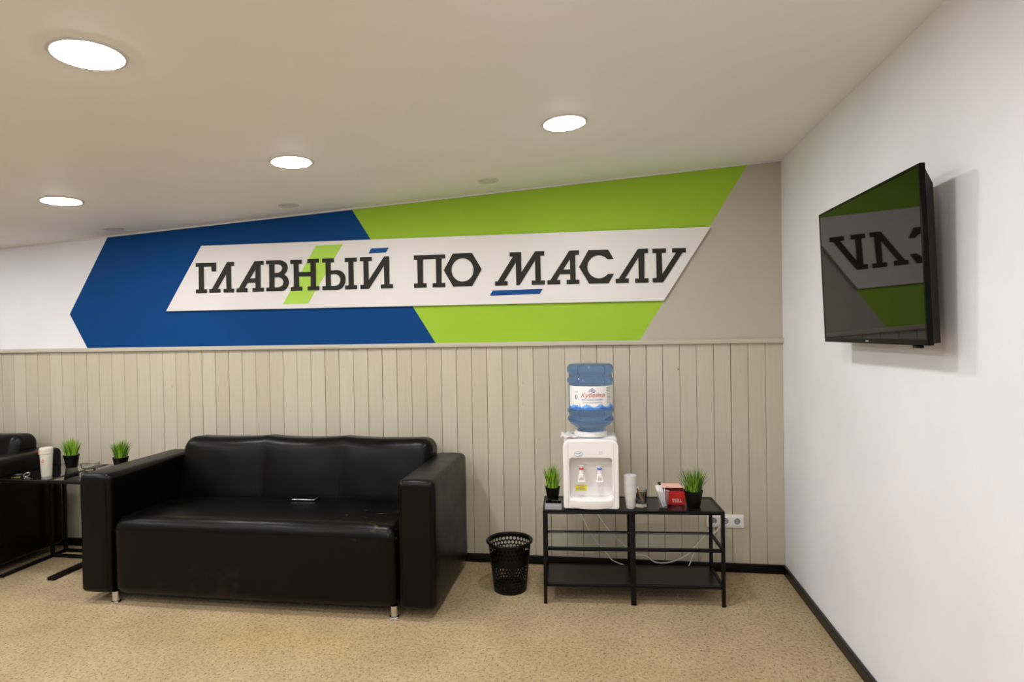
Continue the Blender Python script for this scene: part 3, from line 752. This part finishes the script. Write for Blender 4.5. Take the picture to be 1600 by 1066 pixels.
# oval logo and indicator captions on the front
el = [(-0.067+0.0245*math.cos(a*PI/20), 0.314+0.0155*math.sin(a*PI/20)) for a in range(40)]
el2 = [(-0.067+0.0232*math.cos(a*PI/20), 0.314+0.0143*math.sin(a*PI/20)) for a in range(40)]
me = flat_mesh([el, el2], 0.0004); me.transform(Matrix.Translation((0, -0.0003, 0)))
lg = link('logo', me, MAT['label_blue'], wc, smooth=False)
me = text_mesh('aqua', 0.0125); me.transform(Matrix.Translation((-0.072, -0.0003, 0.317))); link('logo_text', me, MAT['label_blue'], lg, smooth=False)
me = text_mesh('well', 0.010); me.transform(Matrix.Translation((-0.059, -0.0003, 0.308))); link('logo_text', me, MAT['label_blue'], lg, smooth=False)
me = flat_mesh([[(-0.064, 0.317), (-0.058, 0.323), (-0.053, 0.323), (-0.055, 0.318), (-0.061, 0.315)]], 0.0004); me.transform(Matrix.Translation((0, -0.0004, 0))); link('logo_leaf', me, MAT['grass'], lg, smooth=False)
bm = bmesh.new()
for z in (0.326, 0.3155):
    for a, b in ((0.046, 0.052), (0.0535, 0.058), (0.0595, 0.066)): box(bm, a, b, -0.0006, 0.0002, z-0.0014, z+0.0014)
finish('indicator_caption', bm, MAT['label_grey'], wc, smooth=False)
bm = bmesh.new(); lathe(bm, [(0.085, 0.396), (0.095, 0.398), (0.096, 0.414), (0.092, 0.424), (0.082, 0.427), (0.074, 0.422), (0.072, 0.398)], (0.004, 0.145, 0), 48, closed=True)
finish('bottle_collar', bm, MAT['white_plastic'], wc)
# crumpled clear film left on the top
bm = bmesh.new(); G = []
rd = random.Random(11)
for i in range(9):
    G.append([bm.verts.new((-0.168+0.012*i, 0.02+0.022*j, 0.402+0.010*math.sin(i*1.7+j)*0.4+rd.uniform(0, 0.004))) for j in range(9)])
for i in range(8):
    for j in range(8): bm.faces.new((G[i][j], G[i+1][j], G[i+1][j+1], G[i][j+1]))
fl = finish('plastic_film', bm, MAT['milky'], wc, smooth=False)
fl['label'] = 'crumpled clear film on the left of the cooler top'

# bottle: a thing of its own, standing neck down in the cooler
bx, by = cx+0.001, cy+0.150
wb_ = empty('water_bottle', (bx, by, 0.950), 'large blue water bottle upside down on the cooler', 'bottle')
Y2Z = lambda y: (1040-y)*0.0004 + 0.006
prof = [(0, -0.019), (0.028, -0.019), (0.030, -0.004), (0.055, Y2Z(1040)), (0.074, Y2Z(1020)), (0.090, Y2Z(985)), (0.110, Y2Z(950)), (0.127, Y2Z(912)), (0.133, Y2Z(888)), (0.1350, Y2Z(868)), (0.133, Y2Z(848)), (0.128, Y2Z(832)),
        (0.1262, Y2Z(815)), (0.1262, Y2Z(795)), (0.129, Y2Z(780)), (0.1335, Y2Z(765)), (0.135, Y2Z(742)), (0.1335, Y2Z(722)), (0.1285, Y2Z(708)), (0.1278, Y2Z(695)), (0.1278, Y2Z(380)), (0.129, Y2Z(352)), (0.1335, Y2Z(335)), (0.1352, Y2Z(308)), (0.1335, Y2Z(280)), (0.128, Y2Z(264)),
        (0.1262, Y2Z(248)), (0.1262, Y2Z(216)), (0.130, Y2Z(198)), (0.1345, Y2Z(178)), (0.1355, Y2Z(150)), (0.1345, Y2Z(120)), (0.130, Y2Z(92)), (0.121, Y2Z(72)), (0.108, Y2Z(62)), (0, Y2Z(58))]
bm = bmesh.new(); lathe(bm, prof, seg=72); finish('bottle', bm, MAT['bottle'], wb_, ang=70)
LR = 0.1288; lc = -PI/2 + 0.10    # label radius and angle of its middle
def bend(me, z0, dr, a0=lc):
    t = bmesh.new(); t.from_mesh(me)
    xs = [v.co.x for v in t.verts]; x = math.floor(min(xs)/0.006)*0.006
    while x < max(xs):
        bmesh.ops.bisect_plane(t, geom=t.verts[:]+t.edges[:]+t.faces[:], dist=1e-6, plane_co=(x, 0, 0), plane_no=(1, 0, 0)); x += 0.006
    t.to_mesh(me); t.free(); dr += 0.0003
    for v in me.vertices:
        a = a0 + v.co.x/LR; r = LR + dr - v.co.y
        v.co = (r*math.cos(a), r*math.sin(a), z0+v.co.z)
    return me
bm = bmesh.new(); zl, zh = Y2Z(708), Y2Z(374); A0, A1 = lc-1.25, lc+1.65
vs = []
for i in range(61):
    a = A0+(A1-A0)*i/60
    vs.append([bm.verts.new((r*math.cos(a), r*math.sin(a), z)) for r, z in ((LR-0.0004, zl), (LR, zl), (LR, zh), (LR-0.0004, zh))])
for a, b in zip(vs, vs[1:]):
    for j in range(4): bm.faces.new((a[j], a[(j+1) % 4], b[(j+1) % 4], b[j]))
bm.faces.new(vs[0]); bm.faces.new(vs[-1][::-1])
lab = finish('label', bm, MAT['paper'], wb_); lab['label'] = 'white paper label with red lettering and blue mountains'
me = text_mesh('Кубейка', 0.0345, 0.0002, 0.25, 0.0); link('lettering', bend(me, Y2Z(504), 0.0005, lc+0.03), MAT['label_red'], lab)
me = text_mesh('вода питьевая природная', 0.0098, 0.0002, 0.1); link('lettering', bend(me, Y2Z(562), 0.0005), MAT['label_blue'], lab)
me = text_mesh('Чистая природная вода', 0.0100, 0.0002, 0.3); link('lettering', bend(me, Y2Z(603), 0.0005), MAT['label_grey'], lab)
for dz, dx, f in ((0.0, 0, 1.0), (-0.006, -0.004, 0.9), (0.006, 0.006, 0.7)):
    top = [(-0.024*f+dx+0.048*f*i/12, 0.005*math.sin(PI*(i/12)**0.8)*1.1+0.004*math.sin(2*PI*i/12)) for i in range(13)]
    bot = [(x, z-0.0042*math.sin(PI*i/12)) for i, (x, z) in enumerate(top)]
    me = flat_mesh([top+bot[-2:0:-1]], 0.0002); link('wave_emblem', bend(me, Y2Z(440)+dz, 0.0005), MAT['label_blue'], lab)
rd = random.Random(9)
def ridge(base, amp, n, seed):
    r2 = random.Random(seed); return [((-1.28+2.9*i/n)*LR, base+amp*(0.45+0.55*math.sin(i*0.9+seed))*r2.uniform(0.5, 1.0)) for i in range(n+1)]
for base, amp, sd, mt, dr in ((0.016, 0.018, 3, 'label_sky', 0.0004), (0.008, 0.010, 8, 'label_mid', 0.0008)):
    rg = ridge(base, amp, 34, sd)
    me = flat_mesh([[(rg[0][0], 0)]+rg+[(rg[-1][0], 0)]], 0.0002); link('mountains', bend(me, zl+0.0005, dr), MAT[mt], lab)
for x0, hh in ((-0.075, 0.036), (-0.055, 0.022), (0.055, 0.034), (0.062, 0.028), (0.048, 0.026), (0.075, 0.022), (-0.10, 0.018)):
    me = flat_mesh([[(x0, 0.002), (x0+0.003, hh), (x0+0.006, 0.002)]], 0.0002)
    link('tree', bend(me, zl, 0.0011), MAT['label_blue'], lab)
bm = bmesh.new()
for r_i in range(11):
    z = Y2Z(400)-r_i*0.0085; x = 0.090
    while x < 0.122:
        l = rd.uniform(0.003, 0.008); box(bm, x, x+l, -0.0002, 0.0002, z-0.0013, z+0.0013); x += l+0.0015
me = bpy.data.meshes.new('fine_print'); bm.to_mesh(me); bm.free()
link('fine_print', bend(me, 0, 0.0004), MAT['label_grey'], lab, smooth=False)
el = [(-0.096+0.0085*math.cos(a*PI/14), 0.014*math.sin(a*PI/14)) for a in range(28)]
me = flat_mesh([el, [(-0.096+0.003*math.cos(a*PI/4), 0.006*math.sin(a*PI/4)) for a in range(8)]], 0.0002); link('seal', bend(me, Y2Z(528), 0.0005), MAT['label_grey'], lab)
me = flat_mesh([[(-0.105, -0.005), (-0.103, -0.005), (-0.103, 0.005), (-0.105, 0.005)], [(-0.094, 0), (-0.090, 0.005), (-0.086, 0), (-0.090, -0.005)], [(-0.092, 0), (-0.090, 0.0025), (-0.088, 0), (-0.090, -0.0025)]], 0.0002); link('small_symbols', bend(me, Y2Z(456), 0.0005), MAT['dark_paper'], lab)

# ---------------------------------------------------------------- things on the low table
TZ = 0.5285
def plastic_cup(name, loc, label, group=None):
    t = bmesh.new()
    lathe(t, [(0, 0), (0.0225, 0), (0.024, 0.004), (0.0338, 0.088), (0.0356, 0.0895), (0.0356, 0.0915), (0.0335, 0.0920), (0.0315, 0.088), (0.0220, 0.006), (0, 0.006)], seg=40)
    o = finish(name, t, MAT['milky'])
    o.location = loc; return tag(o, label, 'cup', group)
c0 = plastic_cup('plastic_cup', (-0.966, -0.500, 0.5305), 'lowest translucent white cup of the tall stack beside the water cooler', 'nested cups beside the water cooler')
for i in range(1, 20):
    c = c0.copy(); COL.objects.link(c); c.location = (-0.966+0.0002*(i % 3), -0.500, 0.5305+0.0050*i)
    c['label'] = 'translucent white cup nested inside the tall stack beside the water cooler' if i < 19 else 'topmost translucent white cup of the tall stack beside the water cooler'

# glass with sachets
gx, gy = -0.905, -0.445
t = empty('drinking_glass', (gx, gy, TZ), 'clear thick-bottomed glass holding brown sticks, right of the cup stack', 'glass')
bm = bmesh.new(); lathe(bm, [(0, 0.0005), (0.036, 0.0005), (0.038, 0.006), (0.038, 0.016), (0.034, 0.024), (0.035, 0.096), (0.0325, 0.097), (0.031, 0.026), (0.026, 0.019), (0, 0.017)], seg=40); finish('glass', bm, MAT['glass'], t)
def stick(name, p0, p1, w, th, mt, label, cat, group):
    d = (Vector(p1)-Vector(p0)); L = d.length
    bm = bmesh.new(); box(bm, -w/2, w/2, -th/2, th/2, 0, L, min(w, th)*0.25, 1)
    o = finish(name, bm, mt); zz = d.normalized(); xx = (Vector((1, 0, 0))-zz*zz.x).normalized(); q = Matrix((xx, zz.cross(xx), zz)).transposed().to_quaternion(); o.rotation_mode = 'QUATERNION'; o.rotation_quaternion = q; o.location = p0
    return tag(o, label, cat, group)
stick('sugar_stick', (gx+0.010, gy-0.010, TZ+0.022), (gx-0.020, gy-0.004, TZ+0.100), 0.011, 0.004, MAT['brown_paper'], 'front brown paper stick leaning left inside the clear glass', 'sachet', 'sachets in the clear glass')
stick('sugar_stick', (gx-0.004, gy+0.002, TZ+0.022), (gx-0.026, gy+0.008, TZ+0.090), 0.010, 0.004, MAT['dark_paper'], 'dark paper stick leaning left inside the clear glass', 'sachet', 'sachets in the clear glass')
stick('sugar_stick', (gx-0.005, gy+0.012, TZ+0.022), (gx-0.020, gy+0.014, TZ+0.110), 0.014, 0.004, MAT['paper'], 'white paper stick standing tallest inside the clear glass', 'sachet', 'sachets in the clear glass')
# loose clear cup with white sticks
px_, py_ = -0.783, -0.468
t = bmesh.new(); lathe(t, [(0, 0), (0.0225, 0), (0.024, 0.004), (0.0335, 0.088), (0.0355, 0.090), (0.0355, 0.0935), (0.033, 0.0935), (0.0323, 0.088), (0.0228, 0.005), (0, 0.005)], seg=40)
o = finish('plastic_cup', t, mat('clear_plastic', (235, 235, 238), 0.12, trans=0.9, ior=1.2)); o.location = (px_, py_, 0.5305)
tag(o, 'single clear plastic cup holding white paper sticks in front of the red box', 'cup')
G_ = 'paper sticks in the clear plastic cup'
stick('sugar_stick', (px_+0.006, py_-0.010, TZ+0.009), (px_-0.034, py_-0.006, TZ+0.128), 0.022, 0.005, MAT['paper'], 'broad white paper stick leaning furthest left in the plastic cup', 'sachet', G_)
stick('sugar_stick', (px_+0.012, py_+0.000, TZ+0.009), (px_-0.014, py_+0.006, TZ+0.125), 0.016, 0.004, MAT['paper'], 'white paper stick in the middle of the plastic cup', 'sachet', G_)
stick('sugar_stick', (px_-0.002, py_+0.010, TZ+0.009), (px_-0.020, py_+0.020, TZ+0.140), 0.018, 0.004, MAT['dark_paper'], 'dark brown sachet standing at the back of the plastic cup', 'sachet', G_)
stick('stirrer', (px_+0.010, py_-0.006, TZ+0.009), (px_+0.008, py_+0.008, TZ+0.118), 0.003, 0.002, MAT['paper'], 'thin upright white stirrer in the plastic cup', 'stirrer', G_)
# red tea box, open, upside down lettering
t = empty('tea_box', (-0.717, -0.405, TZ), 'open red tea box with its peach lid tipped back, between clear cup and grass plant', 'box', rz=0.03)
bw, bd, bh = 0.062, 0.070, 0.080
bm = bmesh.new()
box(bm, -bw, bw, 0.001, bd, 0, 0.0015); box(bm, -bw, -bw+0.0015, 0.0015, bd, 0.001, bh); box(bm, bw-0.0015, bw, 0.0015, bd, 0.001, bh); box(bm, -bw, bw, bd-0.0015, bd, 0.001, bh)
finish('carton', bm, MAT['dark_red'], t, smooth=False)
fr = [(-bw, 0.0008), (bw, 0.0008), (bw, bh)]+[(bw-2*bw*i/16, bh-0.004*abs(math.sin(i*1.3))) for i in range(1, 16)]+[(-bw, bh)]
me = flat_mesh([fr], 0.0008); link('front_panel', me, MAT['red'], t, smooth=False)
me = text_mesh('TESS', 0.027, 0.0003); me.transform(Matrix.Translation((0.018, -0.0012, 0.026)) @ Matrix.Rotation(PI, 4, 'Y')); link('lettering', me, MAT['paper'], t, smooth=False)
bm = bmesh.new()
q = [(-bw, bd, bh), (bw, bd, bh), (bw-0.016, bd+0.030, bh+0.018), (-bw-0.006, bd+0.030, bh+0.018)]
a = [bm.verts.new(p) for p in q]; b = [bm.verts.new((p[0], p[1]+0.0012, p[2]+0.0006)) for p in q]
bm.faces.new(a); bm.faces.new(b[::-1])
for i in range(4): bm.faces.new((a[i], b[i], b[(i+1) % 4], a[(i+1) % 4]))
finish('lid', bm, MAT['peach'], t, smooth=False)
# grey organiser tray with tea bags
t = empty('organiser_tray', (-1.397, -0.535, 0.5305), 'pale grey small tray with dark contents at the left end of the low table', 'tray', rz=0.02)
bm = bmesh.new()
me = flat_mesh([rrect(-0.048, 0.048, -0.034, 0.034, 0.006, 4), rrect(-0.045, 0.045, -0.031, 0.031, 0.004, 4)], 0.017, plane='xy'); me.transform(Matrix.Translation((0, 0, 0.017)))
link('wall', me, MAT['grey_plastic'], t, ang=30)
bm = bmesh.new(); box(bm, -0.046, 0.046, -0.032, 0.032, 0, 0.003); finish('base', bm, MAT['grey_plastic'], t, smooth=False)
bm = bmesh.new(); box(bm, -0.0445, 0.0445, -0.0305, 0.0305, 0.003, 0.030, 0.001, 1)
for x in (-0.0445, -0.005, 0.020, 0.0425): box(bm, x, x+0.002, -0.0305, 0.0305, 0.015, 0.042)
box(bm, -0.0445, 0.0445, -0.001, 0.001, 0.015, 0.042)
finish('insert', bm, MAT['black_plastic'], t, smooth=False)
bm = bmesh.new(); lathe(bm, [(0, 0), (0.011, 0), (0.013, 0.003), (0.012, 0.009), (0, 0.011)], (0, 0, 0), 28)
o = finish('coffee_capsule', bm, MAT['tv_plastic']); o.location = (-1.421, -0.540, 0.5725); tag(o, 'small round black cap resting on the grey tray', 'cap')

# ---------------------------------------------------------------- cables and sockets
t = empty('wall_socket', (-0.358, 0.0, 0.322), 'white triple wall socket on the panelling behind the low table', 'socket')
me = flat_mesh([rrect(-0.1125, 0.1125, -0.041, 0.041, 0.004, 3)], 0.004, 0.001); me.transform(Matrix.Translation((0, -0.004, 0))); link('frame', me, MAT['white_plastic'], t, ang=30)
for i in (-1, 0, 1):
    ox = 0.0715*i
    circ = [(ox+0.0195*math.cos(a*PI/18), 0.0195*math.sin(a*PI/18)) for a in range(36)]
    me = flat_mesh([rrect(ox-0.027, ox+0.027, -0.028, 0.028, 0.003, 3), circ], 0.0035, 0.0008); me.transform(Matrix.Translation((0, -0.0105, 0)))
    so = link('outlet', me, MAT['white_plastic'], t, ang=30)
    bm = bmesh.new(); lathe(bm, [(0, 0), (0.0193, 0), (0.0193, 0.002), (0, 0.002)], (0, 0, 0), 36)
    bmesh.ops.transform(bm, matrix=Matrix.Translation((ox, -0.0085, 0)) @ Matrix.Rotation(PI/2, 4, 'X'), verts=bm.verts)
    finish('recess', bm, MAT['grey_plastic'], so)
    bm = bmesh.new()
    for s in (-1, 1): 
        tt = bmesh.new(); lathe(tt, [(0, 0), (0.0026, 0), (0.0026, 0.0008), (0, 0.0008)], (0, 0, 0), 14)
        merge(bm, tt, Matrix.Translation((ox+s*0.0095, -0.0104, 0)) @ Matrix.Rotation(PI/2, 4, 'X'))
        box(bm, ox-0.002, ox+0.002, -0.0125, -0.0105, s*0.0175-0.003, s*0.0175+0.003)
    finish('contact', bm, MAT['black_metal'], so)
def cable(name, pts, r, label):
    bm = bmesh.new(); tube(bm, spline(pts, 8), r, 8); return tag(finish(name, bm, MAT['cable'], ang=60), label, 'cable', 'pale cables behind the low table')
cable('power_cable', [(-1.20, -0.262, 0.56), (-1.205, -0.19, 0.553), (-1.21, -0.155, 0.50), (-1.19, -0.09, 0.44), (-1.11, -0.07, 0.29), (-1.00, -0.06, 0.17), (-0.94, -0.06, 0.11), (-0.86, -0.07, 0.105), (-0.80, -0.09, 0.075), (-0.72, -0.07, 0.068), (-0.62, -0.05, 0.10), (-0.54, -0.04, 0.17), (-0.46, -0.035, 0.27), (-0.43, -0.03, 0.315)], 0.0045, 'pale cable rising on the right to the wall socket, behind the low table')
cable('power_cable', [(-1.28, -0.265, 0.56), (-1.287, -0.195, 0.553), (-1.30, -0.155, 0.50), (-1.28, -0.10, 0.42), (-1.22, -0.09, 0.28), (-1.16, -0.08, 0.18), (-1.10, -0.07, 0.11), (-1.04, -0.08, 0.06), (-0.80, -0.10, 0.006), (-0.62, -0.08, 0.03), (-0.56, -0.05, 0.12), (-0.50, -0.03, 0.20), (-0.42, -0.03, 0.26), (-0.40, -0.02, 0.279), (-0.362, -0.018, 0.305)], 0.0035, 'thinner pale cable hanging at the left behind the low table')

# ---------------------------------------------------------------- waste basket
t = empty('waste_basket', (-1.676, -0.408, 0), 'black perforated plastic waste basket between sofa and low table', 'waste basket')
R0, R1, HB = 0.097, 0.128, 0.292
def rad(z): return R0+(R1-R0)*(z/HB)
bm = bmesh.new()
NS = 34; rows_ = []
z = 0.030
for i in range(7): rows_.append((z, z+0.0190, 0.70, 'o')); z += 0.0190
z = 0.203
for i in range(3): rows_.append((z, z+0.0240, 0.80, 'o')); z += 0.0240
cache = {}
def V(a, zz, r_off=0.0):
    key = (round(a*2*NS) % (2*NS) if abs(a*2*NS-round(a*2*NS)) < 1e-6 else a, round(zz, 5))
    if key not in cache:
        an = 2*PI*a; cache[key] = bm.verts.new((rad(zz)*math.cos(an), rad(zz)*math.sin(an), zz))
    return cache[key]
for ri, (za, zb_, fr_, _) in enumerate(rows_):
    off = 0.5 if ri % 2 else 0.0
    for i in range(NS):
        a0 = (i+off)/NS; a1 = (i+off+1)/NS; am = (a0+a1)/2; zm = (za+zb_)/2
        out = [V(a0, za), V(am, za), V(a1, za), V(a1, zm), V(a1, zb_), V(am, zb_), V(a0, zb_), V(a0, zm)]
        angs = [-0.75, -0.5, -0.25, 0, 0.25, 0.5, 0.75, 1.0]; inn = []
        for g in angs:
            aa = am+(a1-a0)/2*fr_*math.cos(g*PI+0.0); zz = zm+(zb_-za)/2*(fr_+0.06)*math.sin(g*PI); an = 2*PI*aa
            inn.append(bm.verts.new((rad(zz)*math.cos(an), rad(zz)*math.sin(an), zz)))
        for j in range(8): bm.faces.new((out[j], out[(j+1) % 8], inn[(j+1) % 8], inn[j]))
def band(za, zb_, n=1):
    for q in range(n):
        z0, z1 = za+(zb_-za)*q/n, za+(zb_-za)*(q+1)/n
        for i in range(2*NS): bm.faces.new((V(i/(2*NS), z0), V((i+1)/(2*NS), z0), V((i+1)/(2*NS), z1), V(i/(2*NS), z1)))
band(0.0, 0.030, 2); band(0.163, 0.203, 2); band(0.275, HB)
bmesh.ops.remove_doubles(bm, verts=bm.verts, dist=1e-5)
bmesh.ops.recalc_face_normals(bm, faces=bm.faces)
res = bmesh.ops.solidify(bm, geom=bm.faces[:], thickness=0.0018)
finish('wall', bm, MAT['black_plastic'], t, ang=30)
bm = bmesh.new(); lathe(bm, [(R1-0.006, HB-0.006), (R1+0.004, HB-0.010), (R1+0.011, HB-0.004), (R1+0.012, HB+0.003), (R1+0.006, HB+0.008), (R1-0.002, HB+0.006), (R1-0.006, HB+0.001)], closed=True, seg=64); finish('rim', bm, MAT['black_plastic'], t)
bm = bmesh.new(); lathe(bm, [(0, 0), (R0, 0), (R0, 0.006), (0, 0.008)], seg=48); finish('base', bm, MAT['black_plastic'], t)

# ---------------------------------------------------------------- television
tv = empty('television', (-0.109, -1.474, 1.467), 'black flat television mounted on the white right wall', 'television', rz=math.radians(0.9))
tv.rotation_euler[1] = -math.radians(2.2)      # leans forward on its bracket
hw, th_ = 0.422, 0.573
bm = bmesh.new()
# bezel ring: frame of four bars with thin glossy profile
b_ = 0.011
box(bm, 0.0, 0.018, -hw, -hw+b_, 0, th_, 0.0015, 1); box(bm, 0.0, 0.018, hw-b_, hw, 0, th_, 0.0015, 1)
box(bm, 0.0, 0.018, -hw+b_, hw-b_, th_-b_, th_, 0.0015, 1); box(bm, 0.0, 0.018, -hw+b_, hw-b_, 0, 0.020, 0.0015, 1)
finish('bezel', bm, MAT['tv_plastic'], tv)
bm = bmesh.new(); box(bm, 0.0012, 0.017, -hw+b_-0.001, hw-b_+0.001, 0.019, th_-b_+0.001); finish('screen', bm, MAT['screen'], tv, smooth=False)
bm = bmesh.new()
A = [(0.0165, s*(hw-0.006), z) for s, z in ((-1, 0.006), (1, 0.006), (1, th_-0.010), (-1, th_-0.010))]
B = [(0.055, s*(hw-0.035), z) for s, z in ((-1, 0.006), (1, 0.006), (1, th_-0.060), (-1, th_-0.060))]
C_ = [(0.068, s*(hw-0.060), z) for s, z in ((-1, 0.020), (1, 0.020), (1, th_-0.090), (-1, th_-0.090))]
vv = [[bm.verts.new(p) for p in Q_] for Q_ in (A, B, C_)]
bm.faces.new(vv[0][::-1]); bm.faces.new(vv[2])
for a, b in zip(vv, vv[1:]):
    for i in range(4): bm.faces.new((a[i], a[(i+1) % 4], b[(i+1) % 4], b[i]))
finish('rear_housing', bm, MAT['black_plastic'], tv, ang=20)
bm = bmesh.new(); box(bm, 0.066, 0.113, -0.12, 0.12, 0.17, 0.37, 0.002, 1); finish('wall_bracket', bm, MAT['black_metal'], tv)
bm = bmesh.new(); box(bm, 0.004, 0.017, -hw+0.055, -hw+0.105, -0.010, 0.001, 0.003, 2); finish('sensor', bm, MAT['tv_plastic'], tv)
bm = bmesh.new(); box(bm, -0.0006, 0.0004, -0.012, 0.012, 0.007, 0.012); finish('logo', bm, MAT['grey_plastic'], tv, smooth=False)
